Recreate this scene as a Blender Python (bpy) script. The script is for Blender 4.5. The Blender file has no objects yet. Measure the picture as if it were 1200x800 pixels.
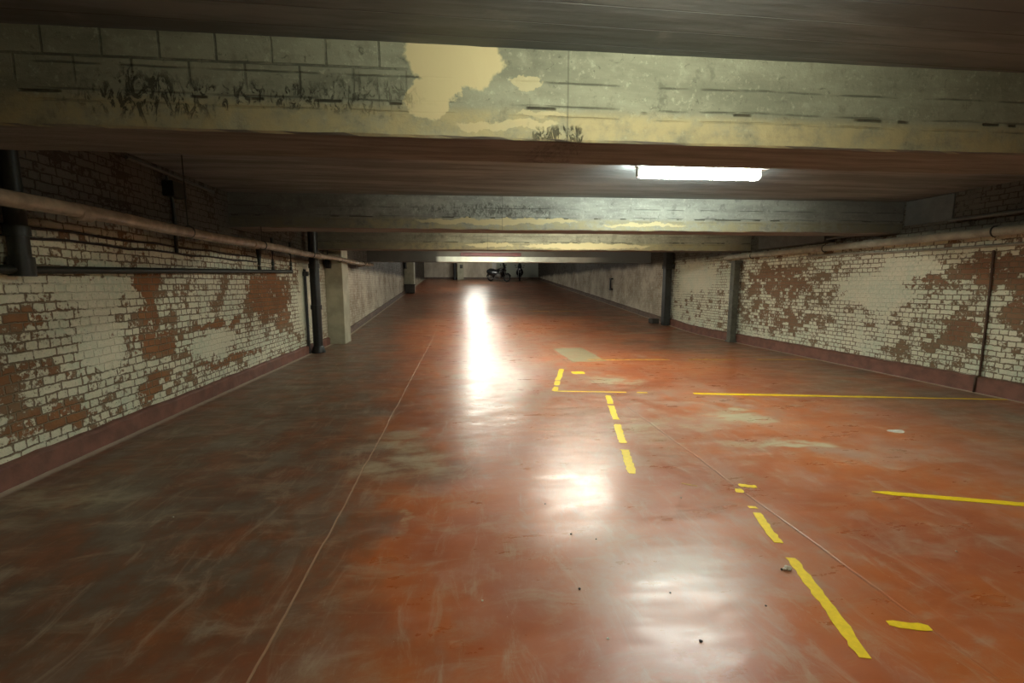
import bpy, bmesh, math, random
from mathutils import Vector, Matrix, noise
rnd = random.Random(7)
C = bpy.context.scene.collection
S = bpy.context.scene

# ---------------------------------------------------------------- camera, world, exposure
FPX, EYE, VX, VY = 520.0, 1.55, 541.0, 334.0
PITCH = math.atan((400 - VY) / FPX)
YAW = math.atan((600 - VX) * math.cos(PITCH) / FPX)
cam = bpy.data.cameras.new('camera'); cam.sensor_width = 36; cam.lens = 36 * FPX / 1200; cam.clip_end = 200
camo = bpy.data.objects.new('camera', cam); C.objects.link(camo)
camo.location = (0, 0, EYE); camo.rotation_euler = (math.pi / 2 - PITCH, 0, -YAW)
S.camera = camo
w = bpy.data.worlds.new('world'); S.world = w; w.use_nodes = True
w.node_tree.nodes['Background'].inputs[0].default_value = (0.5, 0.5, 0.45, 1)
w.node_tree.nodes['Background'].inputs[1].default_value = 0.02
S.view_settings.view_transform = 'Standard'; S.view_settings.look = 'None'
S.view_settings.gamma = 1; S.view_settings.use_curve_mapping = False
S.view_settings.exposure = 1.3
LAMP = dict(near=(22, (1.0, 0.97, 0.76)), bay1=(60, (0.92, 1.0, 0.90)), bay2=(74, (1.0, 0.98, 0.82)),
            bay3=(56, (1.0, 0.98, 0.84)), bay4=(36, (0.97, 1.0, 0.84)), ramp=(46, (1.0, 0.98, 0.86)))

# ---------------------------------------------------------------- helpers
XL, XR = -3.53, 7.50          # wall faces
ZC, ZS = 2.95, 2.43           # ceiling slab, beam soffit
RS = 0.0712                   # slope of the far ramp
def floor_z(y):
    if y < 12.5: return 0.0
    if y < 14.5: return RS * (y - 12.5) ** 2 / 4
    return RS * (y - 13.5)
def ceil_z(y): return ZC if y < 17.6 else ZC + RS * (y - 17.6)

def prop(o, label=None, cat=None, group=None, kind=None):
    if label: o['label'] = label
    if cat: o['category'] = cat
    if group: o['group'] = group
    if kind: o['kind'] = kind
    return o
def obj(name, bm, m, parent=None, smooth=False, loc=(0, 0, 0)):
    me = bpy.data.meshes.new(name)
    bmesh.ops.recalc_face_normals(bm, faces=bm.faces)
    bm.to_mesh(me); bm.free()
    if smooth:
        for p in me.polygons: p.use_smooth = True
        try: me.set_sharp_from_angle(angle=math.radians(40))
        except Exception: pass
    me.materials.append(m)
    o = bpy.data.objects.new(name, me); C.objects.link(o); o.location = loc
    if parent: o.parent = parent
    return o
def thing(name, label, cat, loc=(0, 0, 0), rz=0, group=None):
    o = bpy.data.objects.new(name, None); C.objects.link(o)
    o.location = loc; o.rotation_euler = (0, 0, rz); o.empty_display_size = 0.1
    return prop(o, label, cat, group)
def copy_tree(o, parent=None):
    c = o.copy(); C.objects.link(c)
    if parent: c.parent = parent
    for ch in list(o.children): copy_tree(ch, c)
    return c
def NB(): return bmesh.new()
def box(bm, a, b, bevel=0.0, M=None):
    x0, y0, z0 = a; x1, y1, z1 = b
    t = NB(); bmesh.ops.create_cube(t, size=1)
    bmesh.ops.scale(t, vec=(x1 - x0, y1 - y0, z1 - z0), verts=t.verts)
    bmesh.ops.translate(t, vec=((x0 + x1) / 2, (y0 + y1) / 2, (z0 + z1) / 2), verts=t.verts)
    if bevel: bmesh.ops.bevel(t, geom=t.edges[:], offset=bevel, segments=2, affect='EDGES', profile=0.6)
    if M: bmesh.ops.transform(t, matrix=M, verts=t.verts)
    join(bm, t); return bm
def join(bm, t):
    me = bpy.data.meshes.new('tmp'); t.to_mesh(me); t.free(); bm.from_mesh(me); bpy.data.meshes.remove(me)
def tube(bm, pts, r, n=12, caps=True):
    """round pipe through points; r number or list"""
    pts = [Vector(p) for p in pts]; rings = []
    up = Vector((0, 0, 1))
    for i, p in enumerate(pts):
        d = (pts[min(i + 1, len(pts) - 1)] - pts[max(i - 1, 0)]).normalized()
        u = d.cross(up)
        if u.length < 0.05: u = d.cross(Vector((0, 1, 0)))
        u.normalize(); v = d.cross(u).normalized()
        rr = r[i] if isinstance(r, (list, tuple)) else r
        k = 1.0
        if 0 < i < len(pts) - 1:
            c = (pts[i] - pts[i - 1]).normalized().dot((pts[i + 1] - pts[i]).normalized())
            k = 1.0 / max(0.5, math.sqrt((1 + c) / 2))
        rings.append([bm.verts.new(p + (u * math.cos(2 * math.pi * j / n) + v * math.sin(2 * math.pi * j / n)) * rr * (k if i else 1)) for j in range(n)])
    for a, b in zip(rings, rings[1:]):
        for j in range(n): bm.faces.new((a[j], a[(j + 1) % n], b[(j + 1) % n], b[j]))
    if caps: bm.faces.new(rings[0][::-1]); bm.faces.new(rings[-1])
    return bm
def elbow(p, a, b, r, n=5):
    """points rounding the corner p between directions a (incoming) and b (outgoing)"""
    p, a, b = Vector(p), Vector(a).normalized(), Vector(b).normalized()
    s, e = p - a * r, p + b * r
    out = []
    for i in range(n + 1):
        t = i / n; out.append((s * (1 - t) ** 2 + p * 2 * t * (1 - t) + e * t * t))
    return out
def torus(bm, c, R, r, axis='X', n=28, m=8):
    vs = []
    for i in range(n):
        a = 2 * math.pi * i / n; row = []
        for j in range(m):
            b = 2 * math.pi * j / m
            q = (R + r * math.cos(b)); pa, pb, pc = q * math.cos(a), q * math.sin(a), r * math.sin(b)
            p = (pc, pa, pb) if axis == 'X' else (pa, pc, pb) if axis == 'Y' else (pa, pb, pc)
            row.append(bm.verts.new((c[0] + p[0], c[1] + p[1], c[2] + p[2])))
        vs.append(row)
    for i in range(n):
        for j in range(m):
            bm.faces.new((vs[i][j], vs[(i + 1) % n][j], vs[(i + 1) % n][(j + 1) % m], vs[i][(j + 1) % m]))
    return bm

# ---------------------------------------------------------------- node helper
class N:
    def __init__(s, name):
        s.m = bpy.data.materials.new(name); s.m.use_nodes = True
        s.t = s.m.node_tree; s.b = s.t.nodes['Principled BSDF']; s._o = None
    def new(s, k, **kw):
        n = s.t.nodes.new(k)
        for a, v in kw.items(): setattr(n, a, v)
        return n
    def put(s, sock, v):
        if isinstance(v, bpy.types.NodeSocket): s.t.links.new(v, sock)
        elif v is not None:
            if sock.type == 'RGBA' and len(v) == 3: v = (*v, 1)
            sock.default_value = v
    def math(s, op, a, b=None, c=None, clamp=False):
        n = s.new('ShaderNodeMath', operation=op, use_clamp=clamp)
        s.put(n.inputs[0], a)
        if b is not None: s.put(n.inputs[1], b)
        if c is not None: s.put(n.inputs[2], c)
        return n.outputs[0]
    def obj(s):
        if not s._o:
            s._tc = s.new('ShaderNodeTexCoord'); s._o = s._tc.outputs['Object']
            sp = s.new('ShaderNodeSeparateXYZ'); s.t.links.new(s._o, sp.inputs[0]); s.x, s.y, s.z = sp.outputs
        return s._o
    def vec(s, x, y, z=0.0):
        n = s.new('ShaderNodeCombineXYZ'); s.put(n.inputs[0], x); s.put(n.inputs[1], y); s.put(n.inputs[2], z); return n.outputs[0]
    def scale(s, v, k):
        n = s.new('ShaderNodeVectorMath', operation='MULTIPLY'); s.put(n.inputs[0], v); s.put(n.inputs[1], k); return n.outputs[0]
    def addv(s, a, b):
        n = s.new('ShaderNodeVectorMath', operation='ADD'); s.put(n.inputs[0], a); s.put(n.inputs[1], b); return n.outputs[0]
    def noise(s, v, sc, det=4, rough=0.55, dist=0.0, col=False):
        n = s.new('ShaderNodeTexNoise'); s.put(n.inputs['Vector'], v); n.inputs['Scale'].default_value = sc
        n.inputs['Detail'].default_value = det; n.inputs['Roughness'].default_value = rough; n.inputs['Distortion'].default_value = dist
        return n.outputs['Color'] if col else n.outputs[0]
    def ramp(s, v, lo, hi, a=0.0, b=1.0, smooth=True):
        n = s.new('ShaderNodeMapRange', interpolation_type='SMOOTHSTEP' if smooth else 'LINEAR')
        s.put(n.inputs[0], v); s.put(n.inputs[1], lo); s.put(n.inputs[2], hi); s.put(n.inputs[3], a); s.put(n.inputs[4], b); return n.outputs[0]
    def mix(s, f, a, b, mode='MIX'):
        n = s.new('ShaderNodeMix', data_type='RGBA', blend_type=mode)
        s.put(n.inputs[0], f); s.put(n.inputs[6], a); s.put(n.inputs[7], b); return n.outputs[2]
    def bump(s, h, dist=0.005, st=1.0, nrm=None):
        n = s.new('ShaderNodeBump'); s.put(n.inputs['Height'], h); n.inputs['Distance'].default_value = dist; n.inputs['Strength'].default_value = st
        if nrm: s.put(n.inputs['Normal'], nrm)
        return n.outputs[0]
    def blob(s, u, v, cu, cv, ru, rv, soft=0.35):
        a = s.math('DIVIDE', s.math('SUBTRACT', u, cu), ru); b = s.math('DIVIDE', s.math('SUBTRACT', v, cv), rv)
        d = s.math('SQRT', s.math('ADD', s.math('MULTIPLY', a, a), s.math('MULTIPLY', b, b)))
        return s.ramp(d, 1 + soft, 1 - soft, 0, 1)
    def blobs(s, u, v, lst, soft=0.35):
        r = None
        for q in lst:
            k = s.blob(u, v, *q[:4], soft)
            if len(q) > 4: k = s.math('MULTIPLY', k, q[4])
            r = k if r is None else s.math('MAXIMUM', r, k)
        return r
    def out(s, col=None, rough=None, nrm=None, metal=None, spec=None):
        if col is not None: s.put(s.b.inputs['Base Color'], col)
        if rough is not None: s.put(s.b.inputs['Roughness'], rough)
        if nrm is not None: s.put(s.b.inputs['Normal'], nrm)
        if metal is not None: s.put(s.b.inputs['Metallic'], metal)
        if spec is not None: s.put(s.b.inputs['Specular IOR Level'], spec)
        return s.m

def brick_material(name, patches, plaster, smooth_y, paint=0.5, upper=2.15, bare1=(0.44, 0.20, 0.075), bare2=(0.30, 0.145, 0.06)):
    n = N(name); n.obj()
    wob = n.noise(n._o, 5.0, 2, 0.5, col=True)
    wb = n.scale(n.addv(wob, (-0.5, -0.5, -0.5)), (0.03, 0.03, 0.03))
    wb2 = n.scale(n.addv(n.noise(n._o, 30.0, 2, 0.5, col=True), (-0.5, -0.5, -0.5)), (0.020, 0.020, 0.020))
    v = n.addv(n.addv(n.vec(n.y, n.z, 0.0), wb), wb2)
    br = n.new('ShaderNodeTexBrick'); n.put(br.inputs['Vector'], v)
    br.offset = 0.25; br.offset_frequency = 2; br.squash = 2.0; br.squash_frequency = 2
    br.inputs['Scale'].default_value = 1; br.inputs['Brick Width'].default_value = 0.108; br.inputs['Row Height'].default_value = 0.078
    br.inputs['Mortar Size'].default_value = 0.009; br.inputs['Mortar Smooth'].default_value = 0.6; br.inputs['Bias'].default_value = 0
    br.inputs['Color1'].default_value = (0, 0, 0, 1); br.inputs['Color2'].default_value = (1, 1, 1, 1); br.inputs['Mortar'].default_value = (.5, .5, .5, 1)
    rb = br.outputs['Color']; mort = br.outputs['Fac']
    big = n.noise(n._o, 0.9, 4, 0.6); mid = n.noise(n._o, 3.3, 5, 0.65); fine = n.noise(n._o, 24.0, 4, 0.7)
    dv = n.noise(n._o, 2.6, 4, 0.6, col=True)
    q = n.addv(n.vec(n.y, n.z, 0.0), n.scale(n.addv(dv, (-0.5, -0.5, -0.5)), (0.9, 0.5, 0.0)))
    sp = n.new('ShaderNodeSeparateXYZ'); n.put(sp.inputs[0], q); pu, pv = sp.outputs[0], sp.outputs[1]
    bare = n.blobs(pu, pv, patches, 0.55)
    pl = n.blobs(pu, pv, plaster, 0.45)
    # paint score: higher keeps the whitewash
    sc = n.math('ADD', n.math('MULTIPLY', mid, 1.5), n.math('MULTIPLY', big, 0.7))
    sc = n.math('ADD', sc, n.math('MULTIPLY', rb, 0.42))
    sc = n.math('ADD', sc, n.math('MULTIPLY', fine, 1.15)); sc = n.math('SUBTRACT', sc, 0.35)
    sc = n.math('SUBTRACT', sc, n.math('MULTIPLY', bare, 0.46))
    sc = n.math('ADD', sc, n.math('MULTIPLY', pl, 0.26))
    keep = n.ramp(big, 0.40, 0.62, 1.0, 0.45)
    sc = n.math('SUBTRACT', sc, n.math('MULTIPLY', n.math('MULTIPLY', n.math('MULTIPLY', mort, 0.60), keep), n.math('SUBTRACT', 1.0, n.math('MULTIPLY', pl, 0.8))))
    painted = n.ramp(sc, 1.64 - 0.35 * paint, 1.79 - 0.35 * paint)
    bc = n.mix(n.ramp(mid, 0.35, 0.65), bare1, bare2)
    bc = n.mix(n.math('MULTIPLY', rb, 0.5), bc, (0.25, 0.11, 0.05))
    bc = n.mix(n.math('MULTIPLY', n.ramp(bare, 0.75, 0.25), 0.75), bc, (0.24, 0.17, 0.10))
    bc = n.mix(n.math('MULTIPLY', mort, 0.85), bc, (0.26, 0.215, 0.14))
    pc = n.mix(n.ramp(n.noise(n._o, 2.2, 5, 0.6), 0.35, 0.68), (0.74, 0.72, 0.54), (0.60, 0.66, 0.50))
    pc = n.mix(n.ramp(fine, 0.42, 0.75), pc, (0.82, 0.78, 0.62))
    pc = n.mix(n.ramp(n.noise(n._o, 60, 3, 0.6), 0.62, 0.72), pc, (0.22, 0.17, 0.11))
    col = n.mix(painted, bc, pc)
    # rendered, streaky stretch farther down the aisle
    st = n.noise(n.scale(n._o, (1.0, 1.0, 0.75)), 1.1, 7, 0.7)
    stc = n.mix(n.ramp(st, 0.38, 0.62), (0.33, 0.26, 0.185), (0.62, 0.57, 0.45))
    stc = n.mix(n.ramp(n.noise(n._o, 5.0, 5, 0.7), 0.55, 0.72), stc, (0.72, 0.68, 0.56))
    far = n.math('MULTIPLY', n.ramp(n.math('ADD', n.y, n.math('MULTIPLY', mid, 2.0)), smooth_y, smooth_y + 2.5), 0.85)
    col = n.mix(far, col, stc)
    # near-black tone on the wall above the pipes
    upper_dark = n.math('MULTIPLY', n.ramp(n.math('ADD', n.z, n.math('MULTIPLY', big, 0.4)), upper + 0.1, upper + 0.4), 0.93)
    col = n.mix(upper_dark, col, (0.030, 0.024, 0.017))
    hgt = n.math('ADD', n.math('MULTIPLY', mort, -0.9), n.math('MULTIPLY', painted, 0.35))
    hgt = n.math('ADD', hgt, n.math('MULTIPLY', fine, 0.45))
    hgt = n.math('MULTIPLY', hgt, n.math('SUBTRACT', 1.0, n.math('MULTIPLY', n.math('MAXIMUM', pl, far), 0.7)))
    return n.out(col, n.ramp(painted, 0, 1, 0.9, 0.62), n.bump(hgt, 0.014, 1.0))

M = {}
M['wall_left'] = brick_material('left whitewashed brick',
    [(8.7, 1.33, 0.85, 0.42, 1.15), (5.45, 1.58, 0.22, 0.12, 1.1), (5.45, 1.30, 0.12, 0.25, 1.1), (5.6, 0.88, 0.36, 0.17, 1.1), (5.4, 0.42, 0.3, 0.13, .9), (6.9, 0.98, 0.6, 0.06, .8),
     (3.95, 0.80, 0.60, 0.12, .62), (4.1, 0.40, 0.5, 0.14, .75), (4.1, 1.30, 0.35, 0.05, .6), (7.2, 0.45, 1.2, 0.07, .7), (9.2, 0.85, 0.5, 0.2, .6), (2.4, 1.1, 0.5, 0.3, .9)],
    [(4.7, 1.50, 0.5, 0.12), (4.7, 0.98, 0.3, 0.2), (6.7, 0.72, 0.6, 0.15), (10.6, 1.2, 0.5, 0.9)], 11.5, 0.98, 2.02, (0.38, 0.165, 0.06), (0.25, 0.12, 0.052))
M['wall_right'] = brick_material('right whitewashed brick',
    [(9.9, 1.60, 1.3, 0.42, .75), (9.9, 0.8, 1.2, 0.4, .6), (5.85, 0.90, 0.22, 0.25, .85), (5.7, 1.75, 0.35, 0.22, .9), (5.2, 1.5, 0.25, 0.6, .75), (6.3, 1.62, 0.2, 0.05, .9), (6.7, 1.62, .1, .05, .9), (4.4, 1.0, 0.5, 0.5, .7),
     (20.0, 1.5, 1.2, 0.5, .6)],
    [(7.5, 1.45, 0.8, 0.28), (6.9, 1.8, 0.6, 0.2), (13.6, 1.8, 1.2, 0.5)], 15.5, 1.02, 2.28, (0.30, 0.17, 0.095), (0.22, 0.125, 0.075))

def end_wall_material():
    n = N('rendered end wall'); n.obj()
    st = n.noise(n.scale(n._o, (1, 1, 0.5)), 1.1, 5, 0.6)
    c = n.mix(n.ramp(st, 0.35, 0.65), (0.42, 0.36, 0.28), (0.62, 0.57, 0.46))
    c = n.mix(n.ramp(n.x, 3.3, 3.5), c, (0.34, 0.36, 0.30))
    return n.out(c, 0.8, n.bump(st, 0.01))
M['wall_far'] = end_wall_material()

def floor_material():
    n = N('worn red floor paint'); o = n.obj(); x, y = n.x, n.y
    dv = n.noise(o, 0.8, 5, 0.62, col=True)
    q = n.addv(o, n.scale(n.addv(dv, (-0.5, -0.5, -0.5)), (2.3, 2.1, 0)))
    sp = n.new('ShaderNodeSeparateXYZ'); n.put(sp.inputs[0], q); u, v = sp.outputs[0], sp.outputs[1]
    a = n.noise(o, 0.7, 6, 0.62); b = n.noise(n.scale(o, (1.0, 0.8, 1)), 2.6, 6, 0.68); f = n.noise(o, 14, 5, 0.7)
    red = n.mix(n.ramp(a, 0.35, 0.65), (0.46, 0.125, 0.030), (0.34, 0.090, 0.036))
    red = n.mix(n.ramp(b, 0.5, 0.72), red, (0.40, 0.17, 0.105))
    dusty = n.blobs(u, v, [(1.9, 4.6, 1.0, 1.5), (2.9, 5.4, 1.3, 1.0), (3.9, 3.6, 1.0, .35), (1.0, 7.5, 1.4, 2.4), (1.6, 12, 1.8, 3.0), (1.2, 2.3, 0.9, 0.5), (1.3, 24, 4, 8, 1.0)], 0.6)
    red = n.mix(n.math('MULTIPLY', dusty, n.ramp(b, 0.36, 0.62, 0.1, 0.75)), red, (0.40, 0.25, 0.18))
    # oily tyre dirt
    left = n.ramp(n.math('ADD', n.math('MULTIPLY', v, 0.12), u), 0.55, -0.9)
    left = n.math('MULTIPLY', left, n.ramp(n.math('ADD', v, n.math('MULTIPLY', u, -0.5)), 1.6, 3.0, 0.6, 1.0))
    right = n.math('MULTIPLY', n.ramp(n.math('ADD', u, n.math('MULTIPLY', v, 0.20)), 4.3, 7.6, 0, 0.95), n.ramp(n.noise(n.scale(o, (0.9, 1.6, 1)), 1.1, 6, 0.6, 0.3), 0.34, 0.62, 0.35, 1.0))
    clean = n.blobs(u, v, [(0.1, 2.5, 0.7, 0.5), (3.4, 4.9, 1.6, 1.3), (3.6, 8.0, 2.6, 1.8), (3.0, 16, 2.0, 1.6), (5.0, 13.0, 1.2, 0.8)], 0.5)
    dirt = n.math('MAXIMUM', left, right)
    dirt = n.math('MAXIMUM', dirt, n.blobs(u, v, [(-0.6, 3.9, 0.6, 0.7, .7), (-2.2, 4.3, 1.6, 1.6, 1), (-2.6, 20, 1.2, 7, .8)], 0.5))
    dirt = n.math('SUBTRACT', dirt, n.math('MULTIPLY', clean, 0.75), clamp=True)
    dirt = n.math('MULTIPLY', dirt, n.ramp(b, 0.30, 0.60, 0.55, 1.0))
    dc = n.mix(n.ramp(b, 0.42, 0.66), (0.072, 0.056, 0.037), (0.155, 0.132, 0.098))
    dc = n.mix(n.ramp(n.noise(o, 1.7, 4), 0.5, 0.7), dc, (0.12, 0.062, 0.036))
    col = n.mix(n.math('MULTIPLY', dirt, 0.93), red, dc)
    # scuffs and scrapes, drawn out across the aisle
    sc = n.noise(n.scale(o, (1.0, 2.4, 1)), 2.4, 8, 0.72, 0.6)
    col = n.mix(n.math('MULTIPLY', n.ramp(sc, 0.47, 0.72), 0.50), col, (0.40, 0.30, 0.20))
    sc2 = n.noise(n.scale(o, (3.2, 1.0, 1)), 2.0, 8, 0.75, 1.2)
    col = n.mix(n.math('MULTIPLY', n.ramp(sc2, 0.50, 0.72), 0.45), col, (0.45, 0.36, 0.26))
    pale = n.blobs(u, v, [(2.55, 7.0, 0.5, 0.22), (3.1, 5.0, 0.4, 0.2), (3.0, 3.95, 0.55, 0.14), (2.05, 4.6, 0.35, 0.3, .6), (-0.65, 4.2, 0.35, 0.45, .5), (-0.55, 2.6, 0.07, 0.11, .8), (-3.0, 3.6, 0.35, 0.25, .5)], 0.5)
    col = n.mix(n.math('MULTIPLY', pale, n.ramp(sc, 0.36, 0.6)), col, (0.46, 0.40, 0.26))
    # cement repair patch, squared
    def edge(s_, lo, hi, w_): return n.math('MULTIPLY', n.ramp(s_, lo - w_, lo + w_), n.ramp(s_, hi + w_, hi - w_))
    jx = n.math('ADD', x, n.math('MULTIPLY', n.math('SUBTRACT', n.noise(o, 6, 4), 0.5), 0.12))
    jy = n.math('ADD', y, n.math('MULTIPLY', n.math('SUBTRACT', n.noise(o, 4, 4), 0.5), 0.25))
    patch = n.math('MULTIPLY', edge(jx, 2.22, 2.95, .02), edge(jy, 8.7, 10.7, .06))
    col = n.mix(n.math('MULTIPLY', patch, n.ramp(b, .3, .6, .7, .95)), col, (0.30, 0.26, 0.15))
    # slab joints
    wj = n.math('MULTIPLY', n.math('SUBTRACT', n.noise(o, 1.5, 4), 0.5), 0.05)
    def line(s_, at, w_, wob=None):
        d = n.math('ABSOLUTE', n.math('SUBTRACT', n.math('ADD', s_, wob if wob is not None else 0.0), at)); return n.ramp(d, w_, w_ * 0.5)
    j1 = line(x, -0.85, 0.008, wj); j2 = line(x, 2.10, 0.012, wj)
    j3 = line(y, 12.6, 0.05, wj); j4 = line(y, 4.38, 0.012, wj)
    col = n.mix(n.math('MULTIPLY', j1, 0.8), col, (0.42, 0.26, 0.16))
    col = n.mix(n.math('MULTIPLY', j2, n.ramp(b, .4, .6, .1, .5)), col, (0.17, 0.085, 0.055))
    col = n.mix(n.math('MULTIPLY', j3, 0.25), col, (0.42, 0.32, 0.24))
    # pale mortar fillet left along the foot of both walls
    e1 = n.ramp(n.math('ADD', x, n.math('MULTIPLY', f, 0.06)), -3.33, -3.40); e2 = n.ramp(n.math('SUBTRACT', x, n.math('MULTIPLY', f, 0.05)), 7.30, 7.34)
    col = n.mix(n.math('MULTIPLY', n.math('MAXIMUM', e1, e2), 0.9), col, (0.62, 0.54, 0.42))
    specks = n.ramp(n.noise(o, 45, 2, 0.5), 0.74, 0.78)
    col = n.mix(n.math('MULTIPLY', specks, 0.5), col, (0.55, 0.42, 0.30))
    rough = n.ramp(n.noise(n.scale(o, (1, 3, 1)), 1.6, 6, 0.7), 0.36, 0.64, 0.27, 0.40)
    rough = n.math('ADD', rough, n.math('MULTIPLY', dirt, 0.06)); rough = n.math('ADD', rough, n.math('MULTIPLY', patch, 0.12))
    wav = n.noise(n.scale(o, (0.7, 1.5, 1)), 1.6, 3, 0.5)
    h = n.math('ADD', n.math('MULTIPLY', wav, 1.0), n.math('MULTIPLY', n.noise(n.scale(o, (1, 2.5, 1)), 11, 3, 0.6), 0.05))
    h = n.math('SUBTRACT', h, n.math('MULTIPLY', n.math('MAXIMUM', j1, j2), 0.15))
    m = n.out(col, rough, n.bump(h, 0.011, 0.8), spec=0.62)
    return m
M['floor'] = floor_material()

def concrete(name, base, alt, cream=(), joints=False, lower=None, gash=True, seed=0.0, z0=0.0, soffit=None, dark=(), ends=None):
    n = N(name); o0 = n.obj(); o = n.addv(o0, (seed, 0, seed * 0.3)); x, z = n.x, n.z
    a = n.noise(n.scale(o, (0.5, 1, 2.4)), 1.5, 6, 0.65); b = n.noise(o, 6, 6, 0.7); f = n.noise(o, 28, 4, 0.7)
    c = n.mix(n.ramp(a, 0.36, 0.64), base, alt)
    c = n.mix(n.ramp(b, 0.52, 0.72, 0, .5), c, tuple(k * 1.35 for k in base))
    c = n.mix(n.ramp(b, 0.44, 0.30, 0, .55), c, tuple(k * 0.5 for k in alt))
    c = n.mix(n.ramp(f, 0.56, 0.70, 0, .45), c, tuple(k * 1.6 for k in base))
    c = n.mix(n.ramp(n.noise(o, 16, 6, .8, 1.0), 0.42, 0.32, 0, .7), c, tuple(k * 0.35 for k in alt))
    c = n.mix(n.ramp(n.noise(n.scale(o, (1, 1, .5)), 3, 3, .6), 0.62, 0.70, 0, .4), c, tuple(k * 0.55 for k in alt))
    hgt = n.math('ADD', n.math('MULTIPLY', b, 0.9), n.math('MULTIPLY', f, 0.45))
    # board marks of the formwork
    wz = n.math('ADD', z, n.math('MULTIPLY', n.math('SUBTRACT', n.noise(n.scale(o, (1, 1, 1)), 1.2, 4), 0.5), 0.03))
    for zz, k in ((0.20, .5), (0.335, .6), (0.14, .35)):
        d = n.ramp(n.math('ABSOLUTE', n.math('SUBTRACT', wz, zz)), 0.008, 0.002)
        d = n.math('MULTIPLY', d, n.ramp(n.noise(n.scale(o, (1, 0.01, 0.01)), 2.2, 3), 0.42, 0.55))
        c = n.mix(n.math('MULTIPLY', d, k), c, tuple(q * 0.25 for q in alt)); hgt = n.math('SUBTRACT', hgt, n.math('MULTIPLY', d, 0.8))
    if gash:
        d = n.ramp(n.math('ABSOLUTE', n.math('SUBTRACT', wz, 0.185)), 0.010, 0.004)
        d = n.math('MULTIPLY', d, n.ramp(n.noise(n.scale(o, (1, 0.01, 0.01)), 3.2, 2), 0.54, 0.58))
        c = n.mix(n.math('MULTIPLY', d, 0.9), c, (0.02, 0.02, 0.012)); hgt = n.math('SUBTRACT', hgt, n.math('MULTIPLY', d, 1.5))
    if joints:     # block joints showing through at the left
        br = n.new('ShaderNodeTexBrick'); n.put(br.inputs['Vector'], n.addv(n.vec(x, z, 0), (0.31, 0.055, 0)))
        br.offset = 0.5; br.inputs['Scale'].default_value = 1; br.inputs['Brick Width'].default_value = 0.30; br.inputs['Row Height'].default_value = 0.215
        br.inputs['Mortar Size'].default_value = 0.008; br.inputs['Mortar Smooth'].default_value = 0.4
        jm = n.math('MULTIPLY', br.outputs['Fac'], n.math('MULTIPLY', n.ramp(x, -0.25, -0.4), n.ramp(z, 0.22, 0.26)))
        c = n.mix(n.math('MULTIPLY', jm, n.ramp(b, .35, .6, .15, .75)), c, tuple(q * 0.35 for q in alt)); hgt = n.math('SUBTRACT', hgt, n.math('MULTIPLY', jm, 1.0))
    if lower:
        lw = n.math('MULTIPLY', n.ramp(n.math('ADD', z, n.math('MULTIPLY', b, 0.12)), 0.26, 0.20), n.ramp(b, 0.35, 0.62, .2, .85))
        c = n.mix(lw, c, lower)
    if cream:
        dv = n.noise(o, 3.5, 5, 0.65, col=True)
        q = n.addv(n.vec(x, z, 0), n.scale(n.addv(dv, (-0.5, -0.5, -0.5)), (0.35, 0.22, 0)))
        sp = n.new('ShaderNodeSeparateXYZ'); n.put(sp.inputs[0], q)
        k = n.blobs(sp.outputs[0], sp.outputs[1], cream, 0.06)
        c = n.mix(k, c, (0.60, 0.54, 0.31)); hgt = n.math('MULTIPLY', hgt, n.math('SUBTRACT', 1.0, n.math('MULTIPLY', k, 0.85)))
        hgt = n.math('ADD', hgt, n.math('MULTIPLY', k, 0.5))
    if dark:
        dv = n.noise(o, 5, 5, 0.7, col=True)
        q = n.addv(n.vec(x, z, 0), n.scale(n.addv(dv, (-0.5, -0.5, -0.5)), (0.5, 0.25, 0)))
        sp = n.new('ShaderNodeSeparateXYZ'); n.put(sp.inputs[0], q)
        k = n.math('MULTIPLY', n.blobs(sp.outputs[0], sp.outputs[1], dark, 0.4), n.ramp(n.noise(n.scale(o, (2, 1, 1)), 9, 5, .75, 1.5), 0.50, 0.56))
        c = n.mix(n.math('MULTIPLY', k, 0.85), c, (0.035, 0.035, 0.02)); hgt = n.math('SUBTRACT', hgt, k)
    if ends:  # shade towards both beam ends, painted into the concrete colour
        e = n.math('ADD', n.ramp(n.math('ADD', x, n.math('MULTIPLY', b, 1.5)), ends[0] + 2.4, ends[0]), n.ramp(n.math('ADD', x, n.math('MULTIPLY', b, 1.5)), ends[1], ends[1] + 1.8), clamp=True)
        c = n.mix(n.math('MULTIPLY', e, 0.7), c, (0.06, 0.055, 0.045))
    # one straight pour joint
    pj = n.ramp(n.math('ABSOLUTE', n.math('SUBTRACT', x, 0.66)), 0.008, 0.003)
    c = n.mix(n.math('MULTIPLY', pj, 0.5), c, tuple(q * 0.4 for q in alt))
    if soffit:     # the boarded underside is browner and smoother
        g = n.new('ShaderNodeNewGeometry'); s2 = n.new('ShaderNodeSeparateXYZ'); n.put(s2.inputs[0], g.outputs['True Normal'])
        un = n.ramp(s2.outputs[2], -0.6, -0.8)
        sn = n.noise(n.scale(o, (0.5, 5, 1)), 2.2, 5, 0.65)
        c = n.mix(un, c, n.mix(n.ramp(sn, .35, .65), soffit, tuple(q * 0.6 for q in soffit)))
    return n.out(c, 0.82, n.bump(hgt, 0.010, 0.9))
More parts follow.
